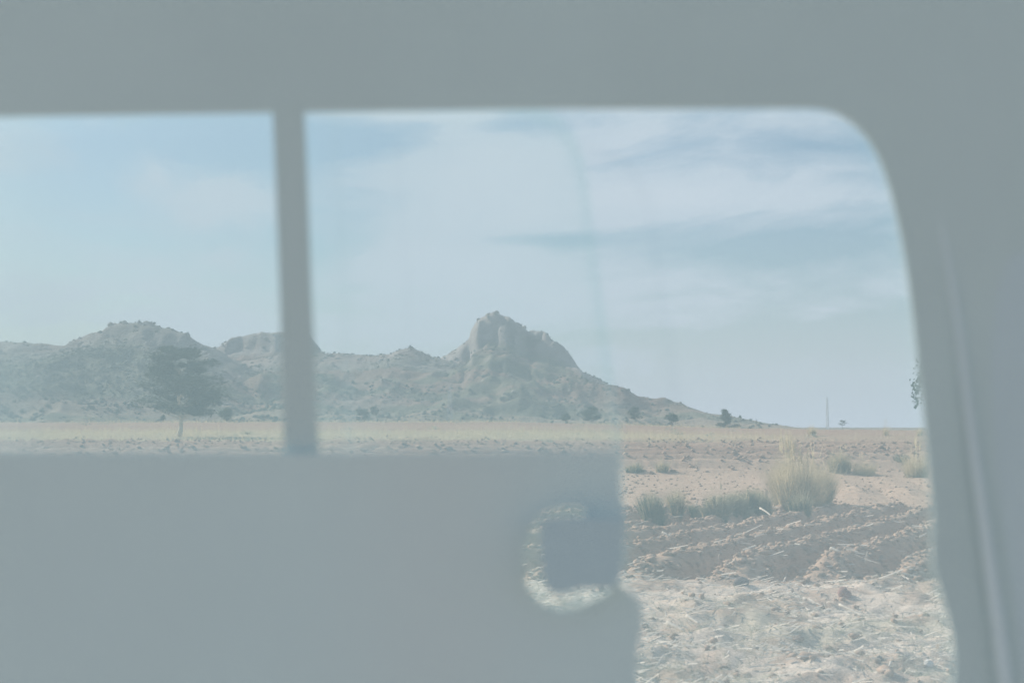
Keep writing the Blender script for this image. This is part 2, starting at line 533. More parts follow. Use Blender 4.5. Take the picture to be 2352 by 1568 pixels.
def blades(P, length, lean, width, segs=3, droop=0.5, az=None):
    """tapering curved grass blades; P (n,3)"""
    n = len(P)
    th = rng.uniform(0, 2 * np.pi, n) if az is None else az
    d = np.stack([np.cos(th), np.sin(th), np.zeros(n)], 1)
    w = np.stack([-np.sin(th + 0.6), np.cos(th + 0.6), np.zeros(n)], 1)
    Vs = []
    for k in range(segs + 1):
        t = k / segs
        out = lean * t + droop * lean * t * t
        up = t * (1 - 0.35 * droop * t * np.clip(lean, 0, 1.5))
        c = P + d * (out * length)[:, None]; c[:, 2] += up * length
        hw = (width * (1 - t) + 0.0008)[:, None] * 0.5
        Vs += [c - w * hw, c + w * hw]
    V = np.stack(Vs, 1)
    base = (np.arange(n) * (2 * segs + 2))[:, None]
    F = []
    for k in range(segs):
        F.append(base + np.array([[2 * k, 2 * k + 1, 2 * k + 3, 2 * k + 2]]))
    return V.reshape(-1, 3), np.stack(F, 1).reshape(-1, 4)


def tube(pts, rad, sides=6):
    pts = [Vector(p) for p in pts]
    V, F = [], []
    for i, p in enumerate(pts):
        t = (pts[min(i + 1, len(pts) - 1)] - pts[max(i - 1, 0)]).normalized()
        a = t.orthogonal().normalized() if abs(t.z) > 0.9 else t.cross(Vector((0, 0, 1))).normalized()
        b = t.cross(a)
        r = rad[i] if hasattr(rad, '__len__') else rad
        for k in range(sides):
            th = 2 * math.pi * k / sides
            V.append(p + (a * math.cos(th) + b * math.sin(th)) * r)
    for i in range(len(pts) - 1):
        for k in range(sides):
            F.append((i * sides + k, i * sides + (k + 1) % sides, (i + 1) * sides + (k + 1) % sides, (i + 1) * sides + k))
    F.append(tuple(range(sides))[::-1]); F.append(tuple((len(pts) - 1) * sides + k for k in range(sides)))
    return V, F


class MB:
    def __init__(s): s.V, s.F = [], []
    def add(s, V, F):
        o = len(s.V); s.V += [tuple(v) for v in V]; s.F += [tuple(int(i) + o for i in f) for f in F]
    def build(s, name, mat, parent=None, smooth=False): return mesh_obj(name, s.V, s.F, mat, parent, smooth)


# ------------------------------------------------------------------ hill scrub and boulders
leaf_dark = material('scrub leaf', (0.11, 0.12, 0.085), 0.8, nscale=0.05, namp=0.4)
stone_mat = material('weathered stone', (0.36, 0.32, 0.28), 0.9, nscale=0.6, namp=0.3, bump=(1.2, 0.3))


def build_scrub():
    n = 70000
    u = rng.uniform(-0.42, 0.42, n); y = rng.uniform(480, 1500, n) ** 1.0
    x = u * y
    z, rock = hill_h(x, y)
    dens = sst(0.40, 0.62, fbm(x * 0.014, y * 0.02, 4, 200)) * 0.85 + 0.05
    left_slope = sst(-0.20, -0.28, u) * sst(12, 26, z) * (1 - sst(950, 1150, y))
    dens = np.clip(dens + left_slope * 0.7, 0, 1)
    dens *= sst(-3, 2, z) * (1 - 0.7 * sst(0.10, 0.14, u))
    dens *= 1 - 0.6 * sst(-0.16, -0.12, u) * (1 - sst(18, 40, z))
    ridge = np.zeros(n)
    keep = rng.uniform(0, 1, n) < dens * (1 - 0.55 * np.clip(rock, 0, 1))
    x, y, z = x[keep], y[keep], z[keep]
    sz = 0.35 + 1.25 * rng.uniform(0, 1, len(x)) ** 3
    m = 260                                    # low bushes along the far edge of the field
    yb = rng.uniform(299, 316, m); xb = rng.uniform(-0.40, 0.15, m) * yb
    sb = 0.12 + 0.42 * rng.uniform(0, 1, m) ** 2
    P = np.concatenate([np.stack([x, y, z + sz * 0.35], 1), np.stack([xb, yb, ground_h(xb, yb, False) + sb * 0.4], 1)])
    V, F = lumps(P, np.concatenate([sz, sb]), 0.38, 0.85)
    return mesh_obj('scrub', V, F, leaf_dark)


scrub = build_scrub()
scrub['kind'] = 'stuff'; scrub['label'] = 'dark bushes scattered thickly over the rocky hillsides'


def build_rubble():
    n = 9000
    u = rng.uniform(-0.40, 0.30, n); y = rng.uniform(520, 1500, n)
    x = u * y
    z, rock = hill_h(x, y)
    keep = rng.uniform(0, 1, n) < (0.12 + 0.9 * np.clip(rock, 0, 1)) * sst(2, 20, z) * sst(0.4, 0.6, fbm(x * 0.03, y * 0.03, 3, 220))
    x, y, z = x[keep], y[keep], z[keep]
    sz = rng.uniform(0.4, 1.6, len(x)) * (1 + 0.4 * np.clip(rock[keep], 0, 1))
    V, F = lumps(np.stack([x, y, z + sz * 0.2], 1), sz, 0.3, 0.8)
    return mesh_obj('rock_rubble', V, F, stone_mat)


rub = build_rubble()
rub['kind'] = 'stuff'; rub['label'] = 'pale rocks strewn over the upper slopes of the hills'


def build_boulder(name, seed, sx, sy, sz, mat):
    r = np.random.default_rng(seed)
    import bmesh
    bm = bmesh.new(); bmesh.ops.create_icosphere(bm, subdivisions=3, radius=1)
    off = r.uniform(0, 50)
    for v in bm.verts:
        c = v.co
        k = 1 + 0.35 * (float(fbm(c.x * 1.2 + off, c.y * 1.2 + c.z * 1.7, 3, seed)) - 0.5) * 2
        k *= 1 + 0.10 * (float(vn(c.x * 5 + off, c.y * 5 + c.z * 4, seed)) - 0.5)
        v.co = Vector((c.x * k * sx, c.y * k * sy, c.z * k * sz))
        if v.co.z < -0.55 * sz: v.co.z = -0.55 * sz
    me = bpy.data.meshes.new(name); bm.to_mesh(me); bm.free(); me.materials.append(mat)
    o = bpy.data.objects.new(name, me); COL.objects.link(o)
    return o


BL = [  # px, py top, width px, height px, D, label
    (256, 741, 17, 22, 1150, 'rounded pale boulder at the left end of the row crowning the left hill'),
    (287, 736, 17, 20, 1150, 'upright rounded boulder second from left in the row on the left hilltop'),
    (320, 736, 13, 16, 1150, 'tall narrow boulder in the middle of the row on the left hilltop'),
    (308, 742, 12, 12, 1150, 'low small boulder between two taller ones on the left hilltop'),
    (338, 738, 26, 22, 1150, 'broadest boulder of the row crowning the left hill'),
    (348, 736, 9, 18, 1150, 'pointed boulder at the right end of the row on the left hilltop'),
    (430, 763, 16, 12, 1150, 'lone boulder on the right shoulder of the left hill'),
    (175, 783, 14, 16, 1150, 'boulder at the foot of the left hilltop where the long ridge begins'),
    (1237, 762, 30, 22, 1392, 'squat pale rock tower right of the main peak'),
    (1222, 762, 16, 20, 1392, 'narrow pale rock block wedged left of the squat rock tower'),
    (947, 803, 40, 22, 1298, 'low pale rock dome on the saddle left of the main peak'),
]
for k, (px, py, w, h, D, lab) in enumerate(BL):
    Dn = D - 6
    s = K * Dn
    o = build_boulder('boulder', 300 + k, w * s / 2, w * s / 2.4, h * s / 2 * 1.25, stone_mat)
    x, y, z = at(px, py, Dn)
    o.location = (x, y, z - h * s * 0.62)
    o.rotation_euler = (0, 0, k * 1.3)
    tag(o, lab, 'boulder', 'boulders on the hilltops')

# ------------------------------------------------------------------ trees
bark = material('pale bark', (0.62, 0.57, 0.48), 0.9, nscale=6, namp=0.3)
bark_d = material('grey bark', (0.20, 0.17, 0.14), 0.9, nscale=6, namp=0.3)
leaf_ac = material('acacia leaf', (0.055, 0.07, 0.042), 0.7, nscale=0.9, namp=0.35, trans=0.25)
leaf_bush = material('bush leaf', (0.085, 0.11, 0.055), 0.7, nscale=1.2, namp=0.35, trans=0.2)
leaf_con = material('dark tree leaf', (0.055, 0.075, 0.040), 0.7, nscale=1.2, namp=0.3, trans=0.15)


def layered_tree(name, label, cat, loc, H, spread, seed, n_leaf=6000, leafsize=0.16, first=0.32, lean=0.0, bm=bark, lm=leaf_ac, top=0.35, group=None, layers=9, openness=0.5):
    """a flat-topped savanna tree: bare pale trunk, rising limbs, foliage in loose horizontal pads"""
    r = random.Random(seed)
    t = thing(name, label, cat, loc, group)
    mb = MB()
    tr = [(lean * (k / 8) ** 2 * H * 0.3 + 0.02 * H * math.sin(k * 1.7 + seed), 0.02 * H * math.cos(k * 1.3), H * 0.9 * k / 8) for k in range(9)]
    mb.add(*tube(tr, [H * 0.020 * (1.25 - 1.1 * k / 8) + (0.012 * H if k == 0 else 0) for k in range(9)], 8))
    pads = []
    for k in range(layers * 3):
        f = first + (1 - first) * (k // 3 + r.random() * 0.8) / layers
        f = min(f, 0.97)
        i = min(int(f * 0.9 / 0.9 * 8 * 0.8), 7)
        b = Vector(tr[i])
        a = r.uniform(0, 2 * math.pi)
        prof = math.sin(math.pi * min(1, max(0.05, (f - first) / (1.05 - first) * 0.75 + 0.22)))
        L = spread * (0.35 + 0.65 * prof) * r.uniform(0.55, 1.0)
        e = Vector((b.x + math.cos(a) * L, b.y + math.sin(a) * L, H * f * 0.98 + r.uniform(-0.02, 0.03) * H))
        m = b.lerp(e, 0.5); m.z -= 0.02 * H * r.random(); m += Vector((r.uniform(-1, 1), r.uniform(-1, 1), 0)) * L * 0.08
        mb.add(*tube([b, m, e], [H * 0.008, H * 0.005, H * 0.0015], 5))
        pads.append((e, L * r.uniform(0.32, 0.5)))
        pads.append((b.lerp(e, 0.62) + Vector((0, 0, 0.02 * H)), L * r.uniform(0.22, 0.4)))
    for k in range(6):
        pads.append((Vector((tr[-1][0] + r.uniform(-1, 1) * spread * top, r.uniform(-1, 1) * spread * top, H * r.uniform(0.88, 0.99))), spread * 0.22))
    mb.build('trunk', bm, t, True)
    per = n_leaf // len(pads)
    Ps = []
    for c, pr in pads:
        q = rng.normal(size=(per, 3)); q /= np.linalg.norm(q, axis=1, keepdims=True); q *= rng.uniform(0.1, 1, (per, 1)) ** 0.5
        q = q * np.array([pr, pr, pr * 0.42])
        q *= (1 + 0.3 * rng.normal(size=(per, 1)) * openness)
        Ps.append(q + np.array(c))
    V, F = leaves(np.concatenate(Ps), leafsize, 0.4)
    mesh_obj('crown', V, F, lm, t)
    return t


def round_bush(name, label, cat, loc, H, Wd, seed, n=1800, ls=0.16, lm=leaf_bush, group=None, trunk=0.12):
    r = random.Random(seed)
    t = thing(name, label, cat, loc, group)
    mb = MB()
    cl = []
    for k in range(9):
        a = r.uniform(0, 6.28); q = r.uniform(0.1, 0.75) * Wd / 2
        e = Vector((math.cos(a) * q, math.sin(a) * q, H * r.uniform(0.4, 0.85)))
        mb.add(*tube([(0, 0, -0.05), (e.x * 0.3, e.y * 0.3, H * trunk + 0.2 * e.z), e], [0.03 * H, 0.018 * H, 0.006 * H], 5))
        cl.append((e, Wd * r.uniform(0.16, 0.3)))
    mb.build('trunk', bark_d, t)
    Ps = []
    for c, pr in cl:
        m = n // 9
        q = rng.normal(size=(m, 3)); q /= np.linalg.norm(q, axis=1, keepdims=True); q *= rng.uniform(0.2, 1, (m, 1)) ** 0.5 * pr * (1 + 0.15 * rng.normal(size=(m, 1)))
        q[:, 2] *= 0.75
        Ps.append(q + np.array(c))
    P = np.concatenate(Ps); P[:, 2] = np.maximum(P[:, 2], 0.03)
    V, F = leaves(P, ls)
    mesh_obj('crown', V, F, lm, t)
    return t


def hill_pt(px, py):
    x, y, z = ray(px, py)
    t = 440.0
    while t < 2600:
        if CAM_Z + z * t < hz(x * t, y * t): break
        t *= 1.004
    return x * t, y * t, hz(x * t, y * t) - 0.05


def standing(px, D):
    x = (px - 1176) * K * D / cp
    zg = float(ground_h(x, D, False)); zh = hz(x, D) if D > 430 else -99
    return x, D, max(zg if D < 430 else zg - 4, zh) - 0.05


AC_D = 130.0
x, y, z = standing(416, AC_D)
s = K * AC_D
layered_tree('acacia_tree', 'tall acacia with pale forked trunk standing in dry grass left of the window post', 'tree', (x, y, z), 216 * s, 104 * s, 5, 13500, 0.14, first=0.30, layers=12)

px = 525; D = 300; x, y, z = standing(px, D); s = K * D
round_bush('bush', 'rounded dark bush on the field edge right of the tall acacia', 'bush', (x, y, z), 36 * s, 44 * s, 3)
px = 375; D = 300; x, y, z = standing(px, D); s = K * D
round_bush('bush', 'tiny bush on the field edge just left of the acacia trunk', 'bush', (x, y, z), 19 * s, 18 * s, 4, 600)
x, y, z = hill_pt(268, 956); s = K * y
round_bush('bush', 'small round bush on the lower left slope under the boulder-topped hill', 'bush', (x, y, z), 14 * s, 18 * s, 14, 500, 0.2)
px = 832; D = 302; x, y, z = standing(px, D); s = K * D
layered_tree('savanna_tree', 'broad low tree right of the window post at the foot of the slope', 'tree', (x, y, z), 32 * s, 17 * s, 8, 1500, 0.25, first=0.25)
px = 860; D = 304; x, y, z = standing(px, D); s = K * D
layered_tree('savanna_tree', 'slender sparse tree standing just right of the broad low tree', 'tree', (x, y, z), 40 * s, 11 * s, 9, 700, 0.2, first=0.6)
px = 1360; D = 302; x, y, z = standing(px, D); s = K * D
layered_tree('savanna_tree', 'dark broad-crowned tree below the right flank of the main peak', 'tree', (x, y, z), 42 * s, 24 * s, 10, 2000, 0.22, first=0.3, lm=leaf_con)
px = 1458; D = 306; x, y, z = standing(px, D); s = K * D
layered_tree('savanna_tree', 'faint thin tree at the foot of the hill behind the pane edge', 'tree', (x, y, z), 44 * s, 15 * s, 12, 900, 0.2, first=0.45)
px = 1541; D = 303; x, y, z = standing(px, D); s = K * D
round_bush('bush', 'green bush at the hill foot between the faint tree and the dark conical tree', 'bush', (x, y, z), 34 * s, 30 * s, 15, 900, 0.2)
px = 1300; D = 305; x, y, z = standing(px, D); s = K * D
round_bush('bush', 'low green bush left of the dark broad-crowned tree', 'bush', (x, y, z), 26 * s, 26 * s, 16, 800, 0.2)


def conical_tree(px, D, H, Wd, label):
    x, y, z = standing(px, D)
    t = thing('conical_tree', label, 'tree', (x, y, z))
    mb = MB(); mb.add(*tube([(0, 0, 0), (0.03 * H, 0, H * 0.5), (0, 0, H * 0.95)], [H * 0.03, H * 0.02, H * 0.005], 6))
    Ps = []
    r = random.Random(6)
    for k in range(34):
        f = 0.08 + 0.9 * k / 34
        a = r.uniform(0, 6.28); L = Wd / 2 * (1.05 - 0.8 * f) * r.uniform(0.6, 1.15)
        e = Vector((math.cos(a) * L, math.sin(a) * L, H * f + H * 0.06))
        mb.add(*tube([(0, 0, H * f), e], [H * 0.008, H * 0.002], 4))
        for q in range(5):
            c = Vector((0, 0, H * f)).lerp(e, 0.3 + 0.17 * q)
            Ps.append(np.array(c) + rng.normal(size=(34, 3)) * np.array([1, 1, 0.55]) * Wd * 0.055)
    mb.build('trunk', bark_d, t)
    V, F = leaves(np.concatenate(Ps), 0.11)
    mesh_obj('crown', V, F, leaf_con, t)
    return t


D = 300; s = K * D
conical_tree(1665, D, 44 * s, 44 * s, 'dark ragged conical tree on the field edge where the hill slope ends')
px = 1693; x, y, z = standing(px, D)
round_bush('bush', 'small low bush at the right foot of the dark conical tree', 'bush', (x, y, z), 12 * s, 18 * s, 17, 500, 0.12)
px = 1722; x, y, z = standing(px, D)
round_bush('bush', 'tiny flat bush on the field edge left of the thin sapling', 'bush', (x, y, z), 6 * s, 14 * s, 18, 300, 0.10)

# thin sapling
D = 280; s = K * D; x, y, z = standing(1736, D)
t = thing('sapling', 'thin leafless-looking sapling standing alone on the field horizon', 'sapling', (x, y, z))
mb = MB(); mb.add(*tube([(0, 0, 0), (0.03, 0, 12 * s), (-0.02, 0, 23 * s)], [0.04, 0.03, 0.01], 5)); mb.build('trunk', bark_d, t)
V, F = leaves(rng.normal(size=(90, 3)) * np.array([0.12, 0.12, 0.35]) + np.array([0, 0, 17 * s]), 0.07); mesh_obj('crown', V, F, leaf_bush, t)

# small bare acacia on the right
D = 270; s = K * D; x, y, z = standing(1932, D)
layered_tree('savanna_tree', 'tiny sparse flat-topped tree right of the far lattice mast', 'tree', (x, y, z), 24 * s, 13 * s, 31, 420, 0.07, first=0.55, bm=bark_d, lm=leaf_con, layers=4)

# tree at the right whose branch hangs into view beside the pillar
D = 62.0; s = K * D
x = (2205 - 1176) * K * D / cp
t = thing('leafy_tree', 'leafy tree mostly hidden behind the right window pillar with its twigs hanging into view', 'tree', (x, D, 0.0))
mb = MB(); cz = CAM_Z + (HORIZON - 860) * s
mb.add(*tube([(0, 0, -0.1), (0.1, 0, cz * 0.5), (0, 0.1, cz + 1.2)], [0.16, 0.12, 0.04], 8))
Ps = []
r = random.Random(12)
for k in range(46):
    a, b = r.uniform(0, 6.28), r.uniform(-0.9, 1.0)
    q = Vector((math.cos(a) * math.cos(b), math.sin(a) * math.cos(b), math.sin(b) * 0.95)) * (80 * s) * r.uniform(0.75, 1.0)
    e = Vector((0, 0, cz)) + q
    mb.add(*tube([(0, 0, cz * 0.62 + 0.6 * r.random()), Vector((0, 0, cz)).lerp(e, 0.5), e], [0.04, 0.025, 0.006], 5))
    Ps.append(np.array(e) + rng.normal(size=(150, 3)) * 0.24)
for (hx, hz_) in ((2104, 893), (2098, 908), (2108, 878), (2104, 922), (2098, 880)):
    p0 = np.array([(hx - 2205) * s, 0.0, CAM_Z + (HORIZON - hz_) * s])
    mb.add(*tube([(0, 0, cz), p0 * 0.5 + np.array([0, 0, cz * 0.5 + 0.15]), p0], [0.03, 0.015, 0.005], 5))
    Ps.append(p0 + rng.normal(size=(22, 3)) * np.array([0.08, 0.1, 0.14]))
mb.build('trunk', bark_d, t)
V, F = leaves(np.concatenate(Ps), 0.085); mesh_obj('crown', V, F, leaf_con, t)

# ------------------------------------------------------------------ lattice masts and cable
steel = material('galvanised steel', (0.68, 0.69, 0.70), 0.6, nscale=3, namp=0.1, spec=0.5)
steel.node_tree.nodes['Principled BSDF'].inputs['Metallic'].default_value = 0.4


def lattice_mast(px, D, Hpx, wb, wt, label, base=None):
    x, y, z = standing(px, D) if base is None else hill_pt(px, base)
    D = y
    t = thing('lattice_mast', label, 'mast', (x, y, z), 'lattice masts beyond the field')
    H = Hpx * K * D
    ths = 0.15
    for sx in (-1, 1):
        for sy in (-1, 1):
            V, F = tube([(sx * wb / 2, sy * wb / 2, 0), (sx * wt / 2, sy * wt / 2, H)], [ths, ths * 0.8], 4)
            mesh_obj('leg', V, F, steel, t)
    mb = MB(); n = 12
    for k in range(n):
        z0, z1 = H * k / n, H * (k + 1) / n
        a, b = wb + (wt - wb) * k / n, wb + (wt - wb) * (k + 1) / n
        c0 = [(-a / 2, -a / 2), (a / 2, -a / 2), (a / 2, a / 2), (-a / 2, a / 2)]
        c1 = [(-b / 2, -b / 2), (b / 2, -b / 2), (b / 2, b / 2), (-b / 2, b / 2)]
        for i in range(4):
            j = (i + 1) % 4
            if (k + i) % 2: mb.add(*tube([(*c0[i], z0), (*c1[j], z1)], 0.06, 4))
            else: mb.add(*tube([(*c0[j], z0), (*c1[i], z1)], 0.06, 4))
            mb.add(*tube([(*c1[i], z1), (*c1[j], z1)], 0.05, 4))
    mb.build('bracing', steel, t)
    mb = MB(); mb.add(*tube([(0, 0, H), (0, 0, H + 1.2)], [0.09, 0.04], 6)); mb.build('spike', steel, t)
    return (x, y, z + H), H


top1, H1 = lattice_mast(1033, 860, 78, 3.0, 0.7, 'pale lattice mast tapering in front of the brown hillside', 966)
top2, H2 = lattice_mast(1898, 760, 88, 1.2, 0.7, 'slim dark lattice mast standing alone against the sky at right')

def cable(p0, p1, sag, r, label):
    pts = []
    for k in range(41):
        t = k / 40
        pts.append((p0[0] + (p1[0] - p0[0]) * t, p0[1] + (p1[1] - p0[1]) * t, p0[2] + (p1[2] - p0[2]) * t - sag * 4 * t * (1 - t)))
    V, F = tube(pts, r, 4)
    o = mesh_obj('power_cable', V, F, steel)
    tag(o, label, 'cable')


cable((top1[0] - 420, top1[1] + 60, top1[2] - 8), (top1[0], top1[1], top1[2] - H1 * 0.28), 5, 0.05, 'thin pale cable running left from the lattice mast across the hillside')
cable((top1[0], top1[1], top1[2] - H1 * 0.28), at(1466, 930, 830), 4, 0.05, 'thin pale cable running right from the lattice mast past the dark tree')

# ------------------------------------------------------------------ grass tussocks
straw_m = material('dry grass', (0.66, 0.56, 0.36), 0.8, nscale=3, namp=0.3, trans=0.4)
straw_w = material('bleached straw', (0.76, 0.67, 0.55), 0.8, nscale=5, namp=0.25, trans=0.1)
green_m = material('grey green grass', (0.11, 0.14, 0.085), 0.8, nscale=3, namp=0.3, trans=0.25)
pale_green = material('pale green blades', (0.46, 0.455, 0.34), 0.8, nscale=3, namp=0.3, trans=0.25)


def tussock(px, py, wpx, hpx, label, seed, n=1500, dry=0.5, stalks=0, depth=0.7, gm=None):
    x, y, z = gpt(px, py)
    s = K * y
    wd, h = wpx * s, hpx * s * 1.12
    t = thing('grass_tussock', label, 'grass', (x, y, z - 0.03), 'grass tussocks in the ploughed field')
    nc = 1 if n < 1000 else (3 if n < 3000 else 7)
    ca = rng.uniform(0, 2 * np.pi, nc); cq = np.sqrt(rng.uniform(0.1, 1, nc)) * (0.62 if nc > 1 else 0)
    def pts(m, spread=1.0):
        a = rng.uniform(0, 2 * np.pi, m); q = np.sqrt(rng.uniform(0, 1, m)) * spread
        c = rng.integers(0, nc, m); cr = 1.0 if nc == 1 else (0.62 if nc == 3 else 0.42)
        qx = (np.cos(ca[c]) * cq[c] + np.cos(a) * q * cr) * wd / 2 * 0.8
        qy = (np.sin(ca[c]) * cq[c] + np.sin(a) * q * cr) * wd / 2 * 0.8 * depth
        return np.stack([qx, qy, ground_h(x + qx, y + qy) - z], 1), q, a
    ng = int(n * (1 - dry))
    for name, m, mt, hh in (('green_blades', ng, gm or green_m, 0.48 if dry > 0.6 else 0.85), ('dry_blades', n - ng, straw_m, 1.0)):
        if m < 10: continue
        P, q, a = pts(m)
        L = h * hh * (1 - 0.35 * q * q) * rng.uniform(0.5, 1.15, m) * (0.75 + 0.6 * fbm(P[:, 0] * 3 + seed, P[:, 1] * 3, 2, seed))
        V, F = blades(P, L, 0.07 + 0.38 * q * rng.uniform(0.2, 1, m), np.full(m, max(0.010, 0.8 * s)), 4, 0.6, a + rng.normal(0, 0.7, m))
        mesh_obj(name, V, F, mt, t)
    if stalks:
        P, q, a = pts(stalks, 0.6)
        L = h * rng.uniform(1.0, 1.42, stalks)
        V, F = blades(P, L, rng.uniform(0.0, 0.16, stalks), np.full(stalks, 0.016), 5, 0.5)
        ve, fe = blades(P + np.stack([np.zeros(stalks), np.zeros(stalks), L * 0.8], 1), L * 0.25, rng.uniform(0, 0.3, stalks), np.full(stalks, 0.035), 3, 0.2)
        V2 = np.concatenate([V, ve]); F2 = np.concatenate([F, fe + len(V)])
        mesh_obj('seed_stalks', V2, F2, straw_m, t)
    return t


TUS = [
    (1805, 1166, 160, 118, 'largest golden tussock with tall seed stalks rising above the field', 1, 6000, 0.84, 60),
    (1872, 1158, 90, 92, 'dense golden tussock leaning on the right side of the largest one', 2, 3200, 0.8, 16),
    (1502, 1196, 66, 66, 'dark green rounded tussock nearest the dark panel edge', 3, 2200, 0.25, 0),
    (1553, 1190, 26, 60, 'narrow upright tussock just right of the rounded dark green one', 4, 900, 0.55, 0),
    (1640, 1186, 70, 56, 'wide grey-green tussock left of the golden group', 5, 2000, 0.35, 2),
    (1700, 1190, 60, 46, 'low dark tussock touching the wide grey-green one', 6, 1600, 0.35, 0),
    (1756, 1184, 60, 52, 'short tussock at the left foot of the largest golden one', 7, 1600, 0.45, 0),
    (1600, 1192, 60, 40, 'low dark spreading tussock between the narrow upright one and the wide one', 21, 1500, 0.2, 0),
    (1672, 1180, 50, 52, 'dark bristly tussock squeezed between the wide grey-green one and the low dark one', 22, 1500, 0.3, 0),
    (1728, 1178, 56, 50, 'dark green tussock in the low row just left of the short one', 23, 1500, 0.25, 0),
    (1835, 1174, 60, 50, 'dark green tuft growing at the shaded foot of the largest golden tussock', 24, 700, 0.3, 0),
    (1457, 1086, 46, 24, 'small dark tussock beside the panel with a long shadow', 8, 800, 0.4, 0),
    (1521, 1086, 34, 26, 'small spiky tussock on bare soil beyond the near row', 9, 500, 0.6, 3),
    (1928, 1088, 66, 44, 'pale tussock behind the golden group on its right', 10, 1400, 0.6, 6),
    (1985, 1092, 60, 36, 'thin straw-coloured tussock farther right of the golden group', 11, 600, 0.85, 8),
    (2105, 1096, 60, 66, 'tall sparse straw tussock beside the right window pillar', 12, 700, 0.95, 16),
    (2068, 1060, 34, 22, 'little green tussock in the ploughed rows near the right pillar', 13, 300, 0.2, 0),
    (1865, 1000, 20, 20, 'small straw tussock on the horizon below the far mast', 14, 400, 1.0, 4),
    (2035, 1000, 12, 26, 'few upright straw stems on the horizon at right', 15, 120, 1.0, 8),
    (2112, 1002, 16, 22, 'small brownish tussock on the horizon beside the right pillar', 16, 200, 0.9, 3),
]
for tt in TUS:
    tussock(*tt)


# dry grass strips across the far field
def grass_strip():
    Vs, Fs, off = [], [], 0
    def put(xy, L, wid, lean=0.15):
        nonlocal off
        P = np.stack([xy[:, 0], xy[:, 1], ground_h(xy[:, 0], xy[:, 1]) - 0.03], 1)
        V, F = blades(P, L, rng.uniform(0.0, lean * 2, len(P)), wid, 2, 0.4)
        Vs.append(V); Fs.append(F + off); off += len(V)
    # strip A: 95-135 m, whole width
    def strip(y0, y1, u0, u1, n, h0, h1, seed, fade=None):
        y = rng.uniform(y0, y1, n); u = rng.uniform(u0, u1, n)
        x = u * y
        m = sst(0.40, 0.62, fbm(x * 0.12, y * 0.2, 4, seed))
        if fade is not None: m = m * (1 - 0.8 * sst(fade[0], fade[1], u))
        k = rng.uniform(0, 1, n) < m + 0.05
        x, y = x[k], y[k]
        hh = (h0 + (h1 - h0) * rng.uniform(0, 1, len(x)) ** 2) * (0.5 + fbm(x * 0.3, y * 0.3, 2, seed + 1))
        put(np.stack([x, y], 1), hh, K * y * 0.9)
    strip(90, 168, -0.42, 0.36, 42000, 0.3, 1.1, 400, (0.10, 0.22))
    strip(272, 300, -0.42, 0.16, 12000, 0.3, 0.95, 410)
    strip(262, 300, 0.10, 0.34, 1800, 0.2, 0.5, 411)
    strip(56, 92, -0.40, 0.36, 9000, 0.07, 0.3, 420)
    strip(30, 56, -0.36, 0.38, 1500, 0.12, 0.35, 430)
    strip(165, 270, -0.4, 0.33, 6000, 0.12, 0.4, 440)
    return mesh_obj('dry_grass', np.concatenate(Vs), np.concatenate(Fs), straw_m)


o = grass_strip(); o['kind'] = 'stuff'; o['label'] = 'thin dry grass growing in strips across the ploughed field'


def green_weeds():
    n = 260
    y = rng.uniform(60, 280, n); u = rng.uniform(-0.36, 0.34, n); x = u * y
    Ps = []
    for a, b in zip(x, y):
        if rng.uniform() < 0.8: continue
        m = 40
        q = rng.normal(size=(m, 3)) * np.array([b * 0.0025, b * 0.0025, b * 0.0012]); q[:, 2] = np.abs(q[:, 2])
        Ps.append(q + np.array([a, b, float(ground_h(a, b))]))
    V, F = leaves(np.concatenate(Ps), 0.14)
    return mesh_obj('weeds', V, F, pale_green)


o = green_weeds(); o['kind'] = 'stuff'; o['label'] = 'small pale green weeds dotted over the far field'


# ------------------------------------------------------------------ straw litter and clods near
def straw_bits(n, y0, y1, u0, u1, L0, L1, seed, mask=None, lift=0.01, w=0.006):
    y = np.exp(rng.uniform(math.log(y0), math.log(y1), n)); u = rng.uniform(u0, u1, n); x = u * y
    if mask is not None:
        k = rng.uniform(0, 1, n) < mask(x, y); x, y = x[k], y[k]
    n = len(x)
    L = rng.uniform(L0, L1, n) * (0.5 + rng.uniform(0, 1, n) ** 3)
    a = rng.uniform(0, np.pi, n); a = np.where(rng.uniform(0, 1, n) < 0.6, rng.normal(0.1, 0.45, n), a)
    pit = rng.normal(0, 0.22, n)
    d = np.stack([np.cos(a) * np.cos(pit), np.sin(a) * np.cos(pit), np.sin(pit)], 1) * (L / 2)[:, None]
    z = ground_h(x, y) + lift + np.abs(d[:, 2]) + rng.uniform(0, 0.02, n)
    c = np.stack([x, y, z], 1)
    ww = (w * rng.uniform(0.5, 1.8, n))[:, None]
    side = np.stack([-np.sin(a), np.cos(a), np.zeros(n)], 1) * ww
    up = np.array([[0, 0, 1.0]]) * ww
    V = np.stack([c - d - side, c - d + up, c - d + side, c + d - side, c + d + up * 0.8, c + d + side], 1).reshape(-1, 3)
    b = (np.arange(n) * 6)[:, None]
    F = np.concatenate([b + np.array([[0, 1, 4, 3]]), b + np.array([[1, 2, 5, 4]])], 0)
    return V, F


V1, F1 = straw_bits(11000, 7.5, 16.2, -0.1, 0.46, 0.03, 0.15, 1, lambda x, y: 0.25 + 0.75 * sst(0.35, 0.55, fbm(x * 1.5, y * 1.5, 3, 500)), w=0.005)
V2, F2 = straw_bits(700, 15, 30, -0.05, 0.46, 0.08, 0.3, 2, w=0.008)
o = mesh_obj('straw_litter', np.concatenate([V1, V2]), np.concatenate([F1, F2 + len(V1)]), straw_w)
o['kind'] = 'stuff'; o['label'] = 'loose straw and dead stems littering the verge and furrows'


